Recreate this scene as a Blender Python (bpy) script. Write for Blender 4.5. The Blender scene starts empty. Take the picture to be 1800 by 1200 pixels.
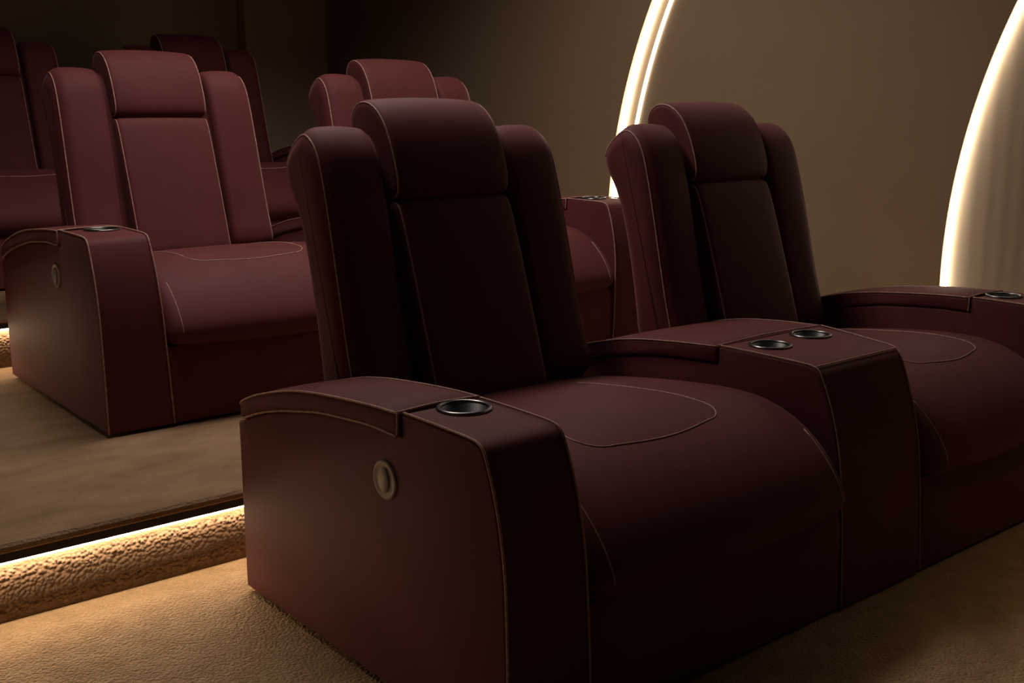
import bpy, bmesh, math, random
from mathutils import Vector, Matrix
from mathutils.bvhtree import BVHTree
random.seed(7)
PI = math.pi
C = bpy.context.scene.collection
S = bpy.context.scene

# ------------------------------------------------------------------ camera
F_PX = 1949.36
RX = Vector((0.7698004, -0.6382847, 0.0))            # camera right in world
DN = Vector((-0.1283001, -0.1547357, -0.9795897))    # camera down in world
FW = Vector((0.6252571, 0.7540885, -0.2010076))      # camera forward in world
cd = bpy.data.cameras.new('camera'); cam = bpy.data.objects.new('camera', cd); C.objects.link(cam)
m = Matrix.Identity(4)
for i in range(3):
    m[i][0] = RX[i]; m[i][1] = -DN[i]; m[i][2] = -FW[i]
m[0][3] = 0.0; m[1][3] = 0.0; m[2][3] = 1.2
cam.matrix_world = m
cd.sensor_width = 36.0; cd.lens = F_PX / 1800.0 * 36.0
cd.clip_start = 0.05; cd.clip_end = 60
S.camera = cam

# ------------------------------------------------------------------ world, exposure, lights
w = bpy.data.worlds.new('world'); S.world = w; w.use_nodes = True
w.node_tree.nodes['Background'].inputs[0].default_value = (1.0, 0.85, 0.7, 1)
w.node_tree.nodes['Background'].inputs[1].default_value = 0.0
S.view_settings.view_transform = 'Standard'; S.view_settings.look = 'None'
S.view_settings.gamma = 1.0; S.view_settings.use_curve_mapping = False
S.view_settings.exposure = 0.0

def area_light(name, loc, target, power, color, sx, sy, spread=180):
    l = bpy.data.lights.new(name, 'AREA'); l.shape = 'RECTANGLE'; l.size = sx; l.size_y = sy
    l.energy = power; l.color = color; l.spread = math.radians(spread)
    o = bpy.data.objects.new(name, l); C.objects.link(o); o.location = loc
    o.rotation_euler = (Vector(target) - Vector(loc)).to_track_quat('-Z', 'Y').to_euler()
    return o
CEIL = 3.2
area_light('ceiling_wash', (2.0, 3.52, CEIL - .06), (2.1, 3.24, 0), 35, (1.0, .84, .74), 2.4, .4, 142)
area_light('ceiling_wash_front', (3.3, 0.25, CEIL - .06), (3.3, 0.10, 0), 2.7, (1.0, .70, .42), 1.6, .3, 58)

# ------------------------------------------------------------------ materials
def mat(name, col, rough=.6, metal=0.0, sheen=0.0, sheen_tint=(1, 1, 1), var=None, vscale=4.0, vstretch=(1, 1, 1),
        bump=0.0, bscale=200.0, bdist=.002, emit=None, estr=0.0, spec=.5, fluted=0.0, pebble=False):
    mt = bpy.data.materials.new(name); mt.use_nodes = True
    nt = mt.node_tree; n = nt.nodes; L = nt.links; b = n['Principled BSDF']
    b.inputs['Base Color'].default_value = (*col, 1); b.inputs['Roughness'].default_value = rough
    b.inputs['Metallic'].default_value = metal; b.inputs['Specular IOR Level'].default_value = spec
    if sheen:
        b.inputs['Sheen Weight'].default_value = sheen; b.inputs['Sheen Roughness'].default_value = .4
        b.inputs['Sheen Tint'].default_value = (*sheen_tint, 1)
    tc = n.new('ShaderNodeTexCoord')
    if var:
        mp = n.new('ShaderNodeMapping'); mp.inputs['Scale'].default_value = vstretch
        nz = n.new('ShaderNodeTexNoise'); nz.inputs['Scale'].default_value = vscale; nz.inputs['Detail'].default_value = 5
        nz.inputs['Roughness'].default_value = .6
        cr = n.new('ShaderNodeValToRGB'); cr.color_ramp.elements[0].position = .32; cr.color_ramp.elements[1].position = .68
        cr.color_ramp.elements[0].color = (*var, 1); cr.color_ramp.elements[1].color = (*col, 1)
        L.new(tc.outputs['Object'], mp.inputs[0]); L.new(mp.outputs[0], nz.inputs['Vector'])
        L.new(nz.outputs['Fac'], cr.inputs[0]); L.new(cr.outputs[0], b.inputs['Base Color'])
    if bump:
        if pebble:
            nb = n.new('ShaderNodeTexVoronoi'); nb.feature = 'SMOOTH_F1'; nb.inputs['Scale'].default_value = bscale; nb.inputs['Smoothness'].default_value = .6
        else:
            nb = n.new('ShaderNodeTexNoise'); nb.inputs['Scale'].default_value = bscale; nb.inputs['Detail'].default_value = 4
        bp = n.new('ShaderNodeBump'); bp.inputs['Strength'].default_value = bump; bp.inputs['Distance'].default_value = bdist
        L.new(tc.outputs['Object'], nb.inputs['Vector']); L.new(nb.outputs[0], bp.inputs['Height'])
        if pebble: bp.invert = True
        L.new(bp.outputs[0], b.inputs['Normal'])
    if fluted:
        wv = n.new('ShaderNodeTexWave'); wv.bands_direction = 'Y'; wv.inputs['Scale'].default_value = fluted
        wv.inputs['Distortion'].default_value = 1.5; wv.inputs['Detail'].default_value = 2
        mp2 = n.new('ShaderNodeMapping'); mp2.inputs['Scale'].default_value = (1, 1, .03)
        bp = n.new('ShaderNodeBump'); bp.inputs['Strength'].default_value = .12; bp.inputs['Distance'].default_value = .004
        L.new(tc.outputs['Object'], mp2.inputs[0]); L.new(mp2.outputs[0], wv.inputs['Vector'])
        L.new(wv.outputs['Fac'], bp.inputs['Height']); L.new(bp.outputs[0], b.inputs['Normal'])
    if emit:
        b.inputs['Emission Color'].default_value = (*emit, 1); b.inputs['Emission Strength'].default_value = estr
    return mt

M = {
 'leather': mat('burgundy_suede', (.122, .0265, .0285), .68, sheen=.16, sheen_tint=(1, .6, .58), var=(.098, .021, .023), vscale=5, bump=.25, bscale=420, bdist=.0012, spec=.25),
 'thread': mat('contrast_piping', (.58, .39, .33), .6, var=(.26, .13, .11), vscale=160, spec=.3),
 'seam': mat('dark_seam', (.020, .006, .007), .8),
 'black': mat('black_plastic', (.012, .012, .013), .35),
 'ring': mat('dark_chrome', (.22, .22, .23), .28, metal=1.0),
 'steel': mat('brushed_steel', (.30, .27, .24), .55, metal=.35),
 'carpet': mat('tan_carpet', (.42, .29, .17), .95, var=(.33, .22, .125), vscale=14, bump=.9, bscale=150, bdist=.006, spec=.1, pebble=True),
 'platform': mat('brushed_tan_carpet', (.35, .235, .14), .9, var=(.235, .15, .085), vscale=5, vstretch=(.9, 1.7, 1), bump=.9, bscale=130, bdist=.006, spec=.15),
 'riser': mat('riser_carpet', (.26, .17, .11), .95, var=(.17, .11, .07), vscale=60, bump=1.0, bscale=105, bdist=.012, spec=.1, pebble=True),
 'profile': mat('dark_profile', (.010, .008, .006), .6),
 'wall': mat('taupe_wall', (.34, .26, .17), .75, var=(.33, .24, .15), vscale=2, bump=.06, bscale=300),
 'wall_flute': mat('cream_fluted_wall', (.40, .32, .23), .65, fluted=5.0),
 'dark_wall': mat('dark_brown_wall', (.52, .43, .30), .7, var=(.46, .38, .27), vscale=1.4),
 'pilaster': mat('pilaster_brown', (.72, .60, .43), .6, var=(.66, .55, .39), vscale=2),
 'ceiling': mat('ceiling_paint', (.10, .08, .06), .9),
 'led': mat('warm_led', (1, .9, .75), .5, emit=(1.0, .76, .50), estr=30.0),
 'led_arch': mat('warm_white_led', (1, .95, .85), .5, emit=(1.0, .84, .64), estr=10.0),
 'led_dim': mat('warm_white_led_slim', (1, .95, .85), .5, emit=(1.0, .84, .60), estr=6.0),
}

# ------------------------------------------------------------------ helpers
def obj(name, bm, material, parent=None, smooth=True):
    bmesh.ops.recalc_face_normals(bm, faces=bm.faces)
    me = bpy.data.meshes.new(name); bm.to_mesh(me); bm.free()
    me.materials.append(material)
    if smooth:
        for p in me.polygons: p.use_smooth = True
    o = bpy.data.objects.new(name, me); C.objects.link(o)
    if parent: o.parent = parent
    return o
def thing(name, label, cat, loc=(0, 0, 0), rz=0, group=None):
    o = bpy.data.objects.new(name, None); C.objects.link(o); o.location = loc; o.rotation_euler = (0, 0, rz)
    o.empty_display_size = .2; o['label'] = label; o['category'] = cat
    if group: o['group'] = group
    return o
def tag(o, label, cat, group=None):
    o['label'] = label; o['category'] = cat
    if group: o['group'] = group
    return o
def struct(name, bm, material, smooth=False):
    o = obj(name, bm, material, None, smooth); o['kind'] = 'structure'; return o
def smooth_poly(P, n=1, keep=()):
    """Chaikin corner cutting of a closed polygon; vertices whose index is in keep stay sharp."""
    for _ in range(n):
        Q = []; K = []
        N = len(P)
        for i in range(N):
            a, b = P[i], P[(i + 1) % N]
            ka, kb = i in keep, ((i + 1) % N) in keep
            if ka: K.append(len(Q)); Q.append(a)
            else: Q.append((a[0] * .75 + b[0] * .25, a[1] * .75 + b[1] * .25))
            if not kb: Q.append((a[0] * .25 + b[0] * .75, a[1] * .25 + b[1] * .75))
        P, keep = Q, tuple(K)
    return P
def densify(P, d):
    Q = []
    for i in range(len(P)):
        a, b = P[i], P[(i + 1) % len(P)]
        n = max(1, int(math.dist(a, b) / d))
        for k in range(n): Q.append((a[0] + (b[0] - a[0]) * k / n, a[1] + (b[1] - a[1]) * k / n))
    return Q
def inset_dirs(P):
    A = sum(P[i][0] * P[(i + 1) % len(P)][1] - P[(i + 1) % len(P)][0] * P[i][1] for i in range(len(P)))
    sg = 1 if A > 0 else -1
    out = []
    for i in range(len(P)):
        a, b, c = P[i - 1], P[i], P[(i + 1) % len(P)]
        n = [0, 0]
        for (p, q) in ((a, b), (b, c)):
            dx, dy = q[0] - p[0], q[1] - p[1]; l = math.hypot(dx, dy) or 1
            n[0] += -dy / l * sg; n[1] += dx / l * sg
        l = math.hypot(*n) or 1
        # miter
        k = min(1.6, 2 / l) if l > .01 else 1
        out.append((n[0] / l * k, n[1] / l * k))
    return out
def loft(P, x0, x1, r=.015, bulge=0.0, nx=8, xmap=None, seg=5, bulge_w=None):
    """Sweep the YZ profile P from x0 to x1, its ends rounded by r, its middle puffed out by bulge."""
    D = inset_dirs(P); st = []
    for k in range(seg + 1):
        a = k / seg * PI / 2; st.append((x0 + r * (1 - math.cos(a)), r * (1 - math.sin(a))))
    for k in range(1, nx): st.append((x0 + r + (x1 - x0 - 2 * r) * k / nx, 0))
    for k in range(seg, -1, -1):
        a = k / seg * PI / 2; st.append((x1 - r * (1 - math.cos(a)), r * (1 - math.sin(a))))
    # extra flat cap rings
    bm = bmesh.new(); rings = []
    for (x, ins) in st:
        t = (x - x0) / (x1 - x0); bu = bulge * (math.sin(PI * t) ** .6 if 0 < t < 1 else 0)
        ring = []
        for i, (p, d) in enumerate(zip(P, D)):
            f = ins - bu * (bulge_w(p) if bulge_w else 1)
            y, z = p[0] + d[0] * f, p[1] + d[1] * f
            X = xmap(t, y, z) if xmap else x
            ring.append(bm.verts.new((X, y, z)))
        rings.append(ring)
    N = len(P)
    for a, b in zip(rings, rings[1:]):
        for i in range(N): bm.faces.new((a[i], a[(i + 1) % N], b[(i + 1) % N], b[i]))
    bm.faces.new(rings[0]); bm.faces.new(list(reversed(rings[-1])))
    return bm
def tube(bm, pts, r, n=6, closed=False):
    pts = [Vector(p) for p in pts]; N = len(pts); rings = []
    up = None
    for i in range(N):
        if closed: t = pts[(i + 1) % N] - pts[i - 1]
        else: t = pts[min(i + 1, N - 1)] - pts[max(i - 1, 0)]
        t.normalize()
        if up is None:
            up = Vector((0, 0, 1)) if abs(t.z) < .9 else Vector((1, 0, 0))
        s = t.cross(up); s.normalize(); u = s.cross(t); u.normalize(); up = u
        rings.append([bm.verts.new(pts[i] + s * (r * math.cos(2 * PI * k / n)) + u * (r * math.sin(2 * PI * k / n))) for k in range(n)])
    for i in range(N if closed else N - 1):
        a, b = rings[i], rings[(i + 1) % N]
        for k in range(n): bm.faces.new((a[k], a[(k + 1) % n], b[(k + 1) % n], b[k]))
    if not closed:
        bm.faces.new(list(reversed(rings[0]))); bm.faces.new(rings[-1])
    return bm
def curve_pts(P, n=6):
    """Catmull-Rom through P (3-D, open)."""
    P = [Vector(p) for p in P]; out = []
    for i in range(len(P) - 1):
        a = P[max(i - 1, 0)]; b = P[i]; c = P[i + 1]; d = P[min(i + 2, len(P) - 1)]
        for k in range(n):
            t = k / n
            out.append(.5 * ((2 * b) + (c - a) * t + (2 * a - 5 * b + 4 * c - d) * t * t + (3 * b - a - 3 * c + d) * t ** 3))
    out.append(P[-1]); return out
def box(bm, x0, x1, y0, y1, z0, z1):
    v = [bm.verts.new((x, y, z)) for x in (x0, x1) for y in (y0, y1) for z in (z0, z1)]
    for f in ((0, 1, 3, 2), (4, 6, 7, 5), (0, 4, 5, 1), (2, 3, 7, 6), (0, 2, 6, 4), (1, 5, 7, 3)): bm.faces.new([v[i] for i in f])
    return bm
def lathe(bm, prof, c, axis='Z', n=40, sy=1.0):
    """Revolve prof [(radius, height)] around axis through c."""
    rings = []
    for (r, h) in prof:
        ring = []
        for k in range(n):
            a = 2 * PI * k / n; u, v = r * math.cos(a), r * math.sin(a) * sy
            if axis == 'Z': p = (c[0] + u, c[1] + v, c[2] + h)
            else: p = (c[0] + h, c[1] + u, c[2] + v)
            ring.append(bm.verts.new(p))
        rings.append(ring)
    for a, b in zip(rings, rings[1:]):
        for k in range(n): bm.faces.new((a[k], a[(k + 1) % n], b[(k + 1) % n], b[k]))
    bm.faces.new(rings[0]); bm.faces.new(list(reversed(rings[-1])))
    return bm
def prism(bm, P, axis, a, b):
    """Extrude polygon P along an axis from a to b ('X': P is (y,z); 'Y': (x,z); 'Z': (x,y))."""
    def pt(p, t): return {'X': (t, p[0], p[1]), 'Y': (p[0], t, p[1]), 'Z': (p[0], p[1], t)}[axis]
    A = [bm.verts.new(pt(p, a)) for p in P]; B = [bm.verts.new(pt(p, b)) for p in P]
    N = len(P)
    for i in range(N): bm.faces.new((A[i], A[(i + 1) % N], B[(i + 1) % N], B[i]))
    bm.faces.new(list(reversed(A))); bm.faces.new(B)
    return bm
def carve(o, cutters):
    """Cut round wells for the cup holders out of o."""
    tmp = []
    for (x, y, z0, z1, r) in cutters:
        bm = bmesh.new(); lathe(bm, [(r, z0), (r, z1)], (x, y, 0), n=40)
        c = obj('well', bm, M['black']); c.parent = o.parent; tmp.append(c)
        md = o.modifiers.new('cut', 'BOOLEAN'); md.operation = 'DIFFERENCE'; md.object = c; md.solver = 'EXACT'
    bpy.context.view_layer.update()
    dg = bpy.context.evaluated_depsgraph_get()
    me = bpy.data.meshes.new_from_object(o.evaluated_get(dg))
    o.modifiers.clear(); o.data = me; me.name = o.name
    while len(me.materials) > 1: me.materials.pop()
    me.materials[0] = M['leather']
    for p in me.polygons: p.use_smooth = True; p.material_index = 0
    for c in tmp: bpy.data.objects.remove(c, do_unlink=True)
def edge_split(o, deg=38):
    """sharp edges above deg, smooth below"""
    me = o.data; bm = bmesh.new(); bm.from_mesh(me)
    for e in bm.edges:
        if len(e.link_faces) == 2 and e.calc_face_angle(0) > math.radians(deg): e.smooth = False
    bm.to_mesh(me); bm.free()

# ------------------------------------------------------------------ the room
H2, H3 = .2067, .4134                  # heights of the two raised platforms
E2, E3 = 2.655, 4.585                  # their front edges
XL, XR, YF, YB = -2.0, 4.30, -3.6, 7.34
bm = bmesh.new(); box(bm, XL, XR + .1, YF, YB, -.1, 0); struct('floor', bm, M['carpet'])
def platform(E, z, zb, name_edge):
    bm = bmesh.new()
    P = [(E + .035, zb), (E + .035, z - .055), (E + .045, z - .03), (E + .004, z - .026), (E, z - .018), (E + .002, z - .008), (E + .010, z - .001), (E + .03, z), (YB, z), (YB, zb)]
    prism(bm, P, 'X', XL, XR); o = struct('floor', bm, M['platform'])
    # the carpeted riser, slightly rounded, under the strip
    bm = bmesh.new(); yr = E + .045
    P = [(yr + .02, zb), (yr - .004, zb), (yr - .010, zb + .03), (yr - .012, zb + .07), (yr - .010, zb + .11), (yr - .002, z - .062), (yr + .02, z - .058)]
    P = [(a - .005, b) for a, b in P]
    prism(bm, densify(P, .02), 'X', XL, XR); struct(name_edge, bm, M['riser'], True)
    bm = bmesh.new(); box(bm, XL, XR, E + .002, E + .034, z - .044, z - .022)
    struct(name_edge, bm, M['profile'])
    return o
platform(E2, H2, 0.0, 'trim_1'); platform(E3, H3, H2, 'trim_2')
def strip(E, z, label):
    bm = bmesh.new(); box(bm, XL + .02, XR - .02, E + .014, E + .032, z - .0535, z - .0445)
    return tag(obj('led_strip', bm, M['led'], None, False), label, 'light strip')
strip(E2, H2, 'bright warm light strip under the edge of the step behind the front sofa')
strip(E3, H3, 'warm light strip at the far left, under the step edge behind the second sofa')

# walls
def arc(yc, z, R=2.65, zc=.55):
    return yc + math.sqrt(max(0, R * R - (z - zc) ** 2))
Z = [i * CEIL / 64 for i in range(65)]
YA, YC = 2.39 - 2.65, 4.33 - 2.65
bm = bmesh.new(); box(bm, XR + .08, XR + .2, YF, YB, 0, CEIL); struct('wall_right', bm, M['dark_wall'])
# layered panels of the right wall, each ending in a circular edge
bm = bmesh.new(); prism(bm, [(YF, 0)] + [(arc(YA, z) + .06, z) for z in Z] + [(YF, CEIL)], 'X', XR + .035, XR + .08)
struct('wall_right', bm, M['wall_flute'])
bm = bmesh.new(); prism(bm, [(arc(YC, z) + .06, z) for z in Z] + [(arc(YA, z), z) for z in reversed(Z)], 'X', XR, XR + .03)
struct('wall_right', bm, M['wall'])
bm = bmesh.new(); prism(bm, [(YB, 0), (YB, CEIL)] + [(arc(YC, z), z) for z in reversed(Z)], 'X', XR - .035, XR - .005)
struct('wall_right', bm, M['wall'])
def arch_strip(yc, dy, x, r, material, label):
    bm = bmesh.new(); tube(bm, [(x, arc(yc, z) + dy, z) for z in Z[:-1]], r, 8)
    return tag(obj('led_strip', bm, material), label, 'light strip')
arch_strip(YA, -.010, XR + .018, .012, M['led_arch'], 'thick glowing curved light strip on the wall at the right edge of the photo')
twin = thing('led_strip', 'twin-line curved light strip rising behind the front right seat', 'light strip', (XR, arc(YC, 0), 0))
for (dy, x, r, mm, nm) in ((-.018, XR - .010, .017, M['led_arch'], 'wide_light_line'), (-.108, XR - .004, .010, M['led_dim'], 'slim_light_line')):
    bm = bmesh.new(); tube(bm, [(x - XR, arc(YC, z) + dy - arc(YC, 0), z) for z in Z[:-1]], r, 8); obj(nm, bm, mm, twin)
bm = bmesh.new(); box(bm, XL, XR + .1, YB, YB + .12, 0, CEIL); struct('wall_back', bm, M['dark_wall'])
bm = bmesh.new(); box(bm, 3.63, XR - .036, YB - .09, YB, H3, CEIL); struct('wall_back', bm, M['pilaster'])
bm = bmesh.new(); box(bm, XL - .12, XL, YF, YB, 0, CEIL); struct('wall_left', bm, M['dark_wall'])
bm = bmesh.new(); box(bm, XL, XR + .1, YF - .12, YF, 0, CEIL); struct('wall_front', bm, M['dark_wall'])
bm = bmesh.new(); box(bm, XL, XR + .1, YF, YB, CEIL, CEIL + .1); struct('ceiling', bm, M['ceiling'])

# ------------------------------------------------------------------ the sofa (built where the front one stands, origin at its left front foot)
OX, OY = 1.178, 1.438
def shift(bm):
    for v in bm.verts: v.co.x -= OX; v.co.y -= OY
    return bm
def part(name, bm, material, parent, smooth=True, split=None):
    shift(bm); o = obj(name, bm, material, parent, smooth)
    if split: edge_split(o, split)
    return o
def ride(o, parent):        # sub-part
    o.parent = parent; return o
PIPE = .0026
FRONT = [(1.437, .012), (1.437, .18), (1.441, .32), (1.447, .40), (1.461, .480), (1.480, .546), (1.499, .594), (1.507, .607), (1.519, .615), (1.545, .6195)]
LID_T = [(1.768, .6225), (1.867, .619), (2.0, .609), (2.124, .596), (2.22, .580), (2.31, .558), (2.38, .538), (2.445, .513)]
LID_B = [(1.772, .578), (1.867, .580), (1.979, .572), (2.08, .562), (2.164, .547), (2.26, .528), (2.36, .502), (2.450, .470)]
def body_profile(step=1.762):
    P = list(FRONT) + [(1.66, .6215), (step - .006, .622), (step, .616), (step + .001, .574)]
    P += [(y, z - .006) for (y, z) in LID_B if y > step + .03] + [(2.489, .452), (2.489, .012)]
    return densify(P, .05)
def lid_profile(step=1.768):
    T = [(y, z) for (y, z) in LID_T if y >= step]; B = [(y, z - .004) for (y, z) in LID_B if y > step + .02]
    z0 = LID_T[0][1] if step < 1.78 else .6205
    return [(step, .576), (step, z0 - .006), (step + .006, z0)] + T[1:] + [(2.462, .500), (2.462, .474)] + list(reversed(B))
def cup(parent, x, y, z=.6215, name='cup_holder', r=.052):
    bm = bmesh.new()
    prof = [(r * .82, -.075), (r * .86, -.072), (r * .9, -.004), (r * .93, .001)]
    # thin cup wall and floor
    lathe(bm, [(.001, -.078), (r * .84, -.078), (r * .92, 0.0), (r * .88, .001), (r * .80, -.074), (.001, -.0745)], (x, y, z))
    o = part(name, bm, M['black'], parent)
    bm = bmesh.new(); n = 48; q = 10; rings = []
    for k in range(n):
        a = 2 * PI * k / n
        rings.append([bm.verts.new((x + (r + .0055 * math.cos(2 * PI * j / q)) * math.cos(a), y + (r + .0055 * math.cos(2 * PI * j / q)) * math.sin(a), z + .002 + .0045 * math.sin(2 * PI * j / q))) for j in range(q)])
    for k in range(n):
        for j in range(q): bm.faces.new((rings[k][j], rings[k][(j + 1) % q], rings[(k + 1) % n][(j + 1) % q], rings[(k + 1) % n][j]))
    part('cup_rim', bm, M['ring'], parent)
    return o
def pipe_poly(parent, lines, name='piping', r=PIPE, material=None):
    bm = bmesh.new()
    for L in lines: tube(bm, curve_pts(L, 5), r)
    return part(name, bm, material or M['thread'], parent)

def make_arm(root, x0, x1, cupx, outer):
    """outer = -1 when the arm's outside is at x0 (left arm), +1 when at x1."""
    flare = .022
    def xm(t, y, z):
        x = x0 + (x1 - x0) * t
        k = max(0, min(1, (.6 - z) / .6)) ** 1.2 * flare
        return x + (k * t if outer < 0 else -k * (1 - t))
    P = body_profile()
    # slight rounding is folded into the loft; xmap gets t so rebuild rounding from t
    bm = loft(P, x0, x1, r=.007, nx=6, xmap=lambda t, y, z: xm(t, y, z), seg=3)
    arm = part('armrest', bm, M['leather'], root)
    carve(arm, [(cupx - OX, 1.715 - OY, .535, .70, .051)])
    edge_split(arm, 40)
    c = cup(arm, cupx, 1.715)
    lx0, lx1 = (x0 - .008, x1 + .004) if outer < 0 else (x0 - .004, x1 + .008)
    bm = loft(densify(lid_profile(), .05), lx0, lx1, r=.009, nx=6, seg=3, bulge=.006, bulge_w=lambda p: 1 if p[1] > .54 or p[0] > 2.2 else .2)
    part('armrest_lid', bm, M['leather'], arm, split=50)
    lines = []
    e = .001
    for x, inn in ((x0, outer > 0), (x1, outer < 0)):
        s = -1 if x == x0 else 1
        L = [(xm(0 if x == x0 else 1, y, z) - s * .003, y - .001 if z < .6 else y, z + (.002 if z > .6 else 0)) for (y, z) in FRONT + [(1.62, .6215), (1.70, .6225), (1.757, .6225)]]
        lines.append(L)
    # lid edges
    for x, s in ((lx0, -1), (lx1, 1)):
        lines.append([(x - s * .002, y, z + .0005) for (y, z) in LID_T] + [(x - s * .002, 2.46, .503)])
        if s == outer: lines.append([(x - s * .001, y, z - .003) for (y, z) in LID_B])
        lines.append([(x - s * .002, 1.767, .623), (x - s * .001, 1.766, .60), (x - s * .001, 1.768, .579)])
    lines.append([(lx0 + .004, 1.768, .6245), ((lx0 + lx1) / 2, 1.768, .628), (lx1 - .004, 1.768, .6245)])
    pipe_poly(arm, lines)
    return arm
def make_control(arm):
    bm = bmesh.new(); cx = 1.178; c = (cx, 1.823, .471)
    lathe(bm, [(.001, .004), (.040, .004), (.042, 0.0), (.042, -.003), (.039, -.0055), (.035, -.0055), (.033, -.004), (.001, -.004)], c, 'X', 40)
    o = part('control_panel', bm, M['steel'], arm)
    bm = bmesh.new(); lathe(bm, [(.001, -.003), (.026, -.003), (.027, -.006), (.025, -.0080), (.001, -.0080)], c, 'X', 32)
    for v in bm.verts: v.co.y = 1.823 + (v.co.y - 1.823) * .72
    part('button', bm, M['steel'], arm)

SEAT = [(2.34, .30), (2.34, .43), (2.20, .458), (2.05, .480), (1.90, .497), (1.78, .506), (1.68, .503), (1.60, .482), (1.53, .443), (1.475, .392),
        (1.440, .345), (1.425, .310), (1.430, .284), (1.455, .270), (1.52, .266), (1.9, .268)]
def make_seat(root, x0, x1, xl_map=None, panel=(.17, .24)):
    P = densify(smooth_poly(SEAT, 1), .035)
    xm = None
    if xl_map:
        xm = lambda t, y, z: xl_map(y) + .003 + (x1 - .006 - xl_map(y)) * t
    bm = loft(P, x0 + .003, x1 - .003, r=.045, bulge=.022, nx=18, seg=6, xmap=xm)
    bvh = BVHTree.FromBMesh(bm)
    seat = part('seat_cushion', bm, M['leather'], root)
    def top(x, y):
        h = bvh.ray_cast(Vector((x, y, 1.0)), Vector((0, 0, -1)))
        return (x, y, (h[0].z if h[0] else .5) + .0006)
    a, b = x0 + panel[0], x1 - panel[1]; yf = 1.615; rr = .07
    pts = [(a, 2.2 - k * .05) for k in range(int((2.2 - yf - rr) / .05) + 1)]
    pts += [(a + rr - rr * math.cos(q), yf + rr - rr * math.sin(q)) for q in [PI / 2 * k / 8 for k in range(9)]]
    n = 10; pts += [(a + rr + (b - a - 2 * rr) * k / n, yf + .0 - .018 * math.sin(PI * k / n)) for k in range(1, n)]
    pts += [(b - rr + rr * math.sin(q), yf + rr - rr * math.cos(q)) for q in [PI / 2 * k / 8 for k in range(9)]]
    pts += [(b, yf + rr + k * .05) for k in range(1, int((2.2 - yf - rr) / .05))]
    bm = bmesh.new(); tube(bm, [top(*p) for p in pts], .0019)
    part('stitching', bm, M['thread'], seat)
    # vertical front seams near both ends of the nose
    for x in (x0 + .05, x1 - .05):
        bm = bmesh.new(); L = []
        for k in range(11):
            z = .455 - k * .015
            h = bvh.ray_cast(Vector((x, .9, z)), Vector((0, 1, 0)))
            if h[0]: L.append((x, h[0].y - .0004, z))
        tube(bm, L, .0015); part('stitching', bm, M['thread'], seat)
    bm = loft(densify([(1.442, .012), (1.446, .22), (1.456, .262), (1.48, .266), (2.44, .266), (2.44, .012)], .06), x0 + .004, x1 - .004, r=.008, nx=6, seg=3, xmap=xm)
    part('seat_base', bm, M['leather'], root, split=50)
    return seat

WING = [(2.27, .44), (2.322, .60), (2.352, .72), (2.400, .92), (2.436, 1.05), (2.462, 1.112), (2.500, 1.150), (2.540, 1.165), (2.582, 1.146), (2.622, 1.112),
        (2.645, 1.070), (2.632, 1.020), (2.592, .965), (2.560, .90), (2.528, .80), (2.490, .64), (2.455, .44)]
CORE = [(2.31, .40), (2.365, .60), (2.440, .92), (2.490, 1.08), (2.53, 1.14), (2.59, 1.155), (2.62, 1.12), (2.585, 1.0), (2.53, .82), (2.49, .64), (2.45, .40)]
PANEL = [(2.232, .42), (2.262, .52), (2.306, .66), (2.352, .80), (2.390, .91), (2.412, .962), (2.432, .978), (2.50, .975), (2.45, .80), (2.38, .60), (2.33, .42)]
HEAD = [(2.418, .990), (2.414, 1.03), (2.432, 1.09), (2.456, 1.145), (2.486, 1.19), (2.525, 1.222), (2.570, 1.236), (2.615, 1.228), (2.642, 1.195), (2.640, 1.15), (2.60, 1.09), (2.56, 1.02), (2.52, .985), (2.45, .980)]
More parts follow.
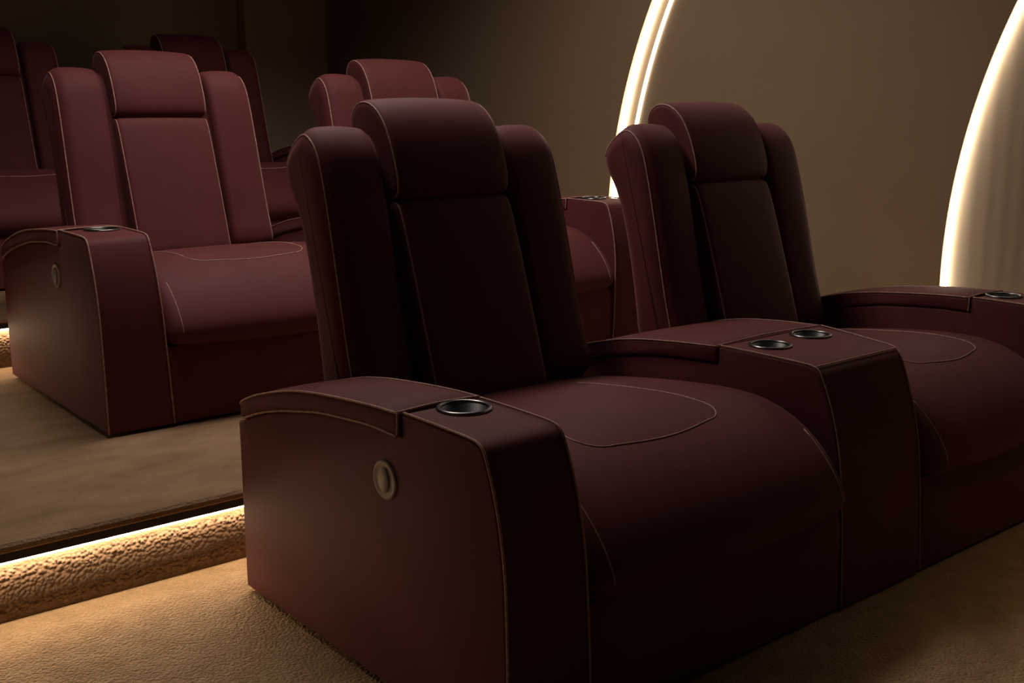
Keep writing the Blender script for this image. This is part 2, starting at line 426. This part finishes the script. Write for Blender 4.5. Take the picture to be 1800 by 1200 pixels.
def make_back(root, cx):
    core = part('backrest', loft(densify(smooth_poly(CORE, 1), .05), cx - .275, cx + .275, r=.02, nx=6, seg=3), M['leather'], root)
    W = densify(smooth_poly(WING, 2), .03)
    for s in (-1, 1):
        xo, xi = cx + s * .410, cx + s * .216
        a, b = min(xo, xi), max(xo, xi)
        bm = bmesh.new()
        # outer edge gets the larger radius
        ro, ri = .055, .024
        st = []
        lo, hi = (ro, ri) if s < 0 else (ri, ro)
        for k in range(8): q = k / 7 * PI / 2; st.append((a + lo * (1 - math.cos(q)), lo * (1 - math.sin(q))))
        for k in range(1, 5): st.append((a + lo + (b - a - lo - hi) * k / 5, 0))
        for k in range(7, -1, -1): q = k / 7 * PI / 2; st.append((b - hi * (1 - math.cos(q)), hi * (1 - math.sin(q))))
        D = inset_dirs(W); rings = []
        for (x, ins) in st:
            t = (x - a) / (b - a); bu = .008 * max(0, math.sin(PI * t))
            ring = []
            for p, d in zip(W, D):
                f = ins - bu
                # only the front and the top are rounded strongly
                y, z = p[0] + d[0] * f, p[1] + d[1] * f
                spread = .012 * (z - .75) / .4                   # wings lean outwards a little at the bottom
                ring.append(bm.verts.new((x - s * spread * .6, y, z)))
            rings.append(ring)
        N = len(W)
        for r0, r1 in zip(rings, rings[1:]):
            for i in range(N): bm.faces.new((r0[i], r0[(i + 1) % N], r1[(i + 1) % N], r1[i]))
        bm.faces.new(rings[0]); bm.faces.new(list(reversed(rings[-1])))
        wing = part('side_bolster', bm, M['leather'], core)
        # piping along the outer front edge and over the top
        L = []
        for (y, z) in smooth_poly(WING, 1)[1:22]:
            pass
        q = PI / 4; xo2 = xo - s * ro * (1 - math.cos(q)); ins = ro * (1 - math.sin(q))
        for p, d in zip(W, D):
            L.append((p, (p[0] + d[0] * (ins - .0026), p[1] + d[1] * (ins - .0026))))
        # take the front and top part only
        top_i = max(range(N), key=lambda i: W[i][1]); bot_i = min(range(N), key=lambda i: W[i][0] + W[i][1])
        seq = []; i = bot_i
        stop = max(range(N), key=lambda i: W[i][0])
        step = 1 if ((top_i - bot_i) % N) < ((bot_i - top_i) % N) else -1
        while True:
            y, z = L[i][1]; spread = .012 * (z - .75) / .4
            seq.append((xo2 - s * spread * .6, y, z))
            if i == stop: break
            i = (i + step) % N
        bm = bmesh.new(); tube(bm, seq, PIPE); part('piping', bm, M['thread'], core)
    hw = .187
    bm = loft(densify(smooth_poly(PANEL, 1), .04), cx - hw - .002, cx + hw + .006, r=.022, nx=10, seg=5, bulge=.010)
    lum = part('lumbar_cushion', bm, M['leather'], core)
    hd = part('headrest', loft(densify(smooth_poly(HEAD, 2), .02), cx - hw, cx + hw, r=.018, nx=10, seg=5, bulge=.010), M['leather'], core)
    HS = densify(smooth_poly(HEAD, 2), .02); D = inset_dirs(HS)
    PS = densify(smooth_poly(PANEL, 1), .04); DP = inset_dirs(PS)
    for s in (-1, 1):
        x = cx + s * (hw - .005)
        bm = bmesh.new(); pts = []
        for p, d in zip(HS, D):
            f = .0055 - .0022
            y, z = p[0] + d[0] * f, p[1] + d[1] * f
            pts.append((x, y, z))
        tube(bm, pts, PIPE, closed=True)
        part('piping', bm, M['thread'], core)
        x = cx + s * (hw + .002) + .002 - s * .006
        bm = bmesh.new(); pts = []
        for p, d in zip(PS, DP):
            if p[0] - (2.232 + (p[1] - .42) * .33) < .055:
                f = .0065 - .0022
                pts.append((x, p[0] + d[0] * f, p[1] + d[1] * f))
        pts.sort(key=lambda q: q[2])
        tube(bm, pts, PIPE); part('piping', bm, M['thread'], core)
    return core

def make_console(root):
    def xl(y): return 2.238 + .004 * (y - 1.55)
    def xr(y): return 2.585 + .30 * max(0, y - 1.50) if y < 1.9 else 2.705 + .10 * (y - 1.9)
    st = 1.850; CZ = .968
    def xm(t, y, z):
        k = max(0, min(1, (.6 - z) / .6)) * .014
        return (xl(y) - 0) * (1 - t) + (xr(y) + k) * t
    # the console front leans a little further back than the arms
    P = [(y + .030 * min(1, z / .6) if y < 1.7 else y, z * CZ) for (y, z) in body_profile(st)]
    bm = loft(P, 2.238, 2.60, r=.007, nx=8, xmap=xm, seg=3)
    con = part('console', bm, M['leather'], root)
    cups = [(2.350, 1.768), (2.550, 1.785)]
    carve(con, [(a - OX, b - OY, .535, .70, .051) for a, b in cups])
    edge_split(con, 40)
    for a, b in cups: cup(con, a, b, z=.6215 * CZ)
    bm = loft([(y, z * CZ) for y, z in densify(lid_profile(st + .005), .05)], 2.238, 2.60, r=.006, nx=8, seg=3, bulge=.005,
              xmap=lambda t, y, z: (xl(y) - .004) * (1 - t) + (xr(y) + .004) * t, bulge_w=lambda p: 1 if p[1] > .54 else .2)
    part('console_lid', bm, M['leather'], con, split=50)
    lines = []
    for t, s in ((0, -1), (1, 1)):
        pr = [(y + .030 * min(1, z / .6), z) for (y, z) in FRONT] + [(1.66, .6215), (1.75, .6225), (1.845, .6225)]
        lines.append([(xm(t, y, z) - s * .003, y - (.001 if z < .6 else 0), z + (.002 if z > .6 else 0)) for (y, z) in pr])
        ed = lambda y: (xl(y) - .002 if t == 0 else xr(y) + .002)
        lines.append([(ed(y), y, z + .001) for (y, z) in [(1.857, .6205)] + LID_T[1:]])
    lines.append([(xl(1.855) + .004, 1.855, .6225), (2.45, 1.855, .628), (xr(1.855) - .004, 1.855, .6225)])
    lines.append([(xm(0, 1.54, .6) + .004, FRONT[-2][0] + .030, .6185), (xm(1, 1.54, .6) - .004, FRONT[-2][0] + .030, .6185)])
    lines = [[(x, y, z * CZ) for (x, y, z) in L] for L in lines]
    pipe_poly(con, lines, r=.0019)
    return con

def make_sofa(label):
    root = thing('theater_sofa', label, 'sofa', (OX, OY, 0), 0)
    a1 = make_arm(root, 1.178, 1.375, 1.298, -1); make_control(a1)
    make_arm(root, 3.372, 3.580, 3.490, 1)
    make_console(root)
    make_seat(root, 1.385, 2.240)
    make_seat(root, 2.610, 3.366, xl_map=lambda y: 2.60 + .30 * max(0, min(y, 1.86) - 1.50), panel=(.20, .17))
    make_back(root, 1.805); make_back(root, 2.965)
    bm = bmesh.new(); box(bm, 1.22, 3.65, 1.50, 2.44, 0.0, .014); part('plinth', bm, M['black'], root, False)
    return root
sofa = make_sofa('front two-seat burgundy recliner sofa, nearest the camera, with double cup holder console')
def copy_tree(o, parent=None):
    c = o.copy(); C.objects.link(c); c.parent = parent
    for ch in list(o.children): copy_tree(ch, c)
    return c
s2 = copy_tree(sofa); s2.location = (OX - .0226, OY + 1.930, H2); s2.rotation_euler.z = -.0139
s2['label'] = 'second burgundy recliner sofa, on the step directly behind the front one'
s3 = copy_tree(sofa); s3.location = (OX - .175, OY + 3.860, H3); s3.rotation_euler.z = -.02
s3['label'] = 'rearmost burgundy recliner sofa, barely visible in the dark on the highest step'
for s in (sofa, s2, s3): s['group'] = 'rows of recliner sofas'
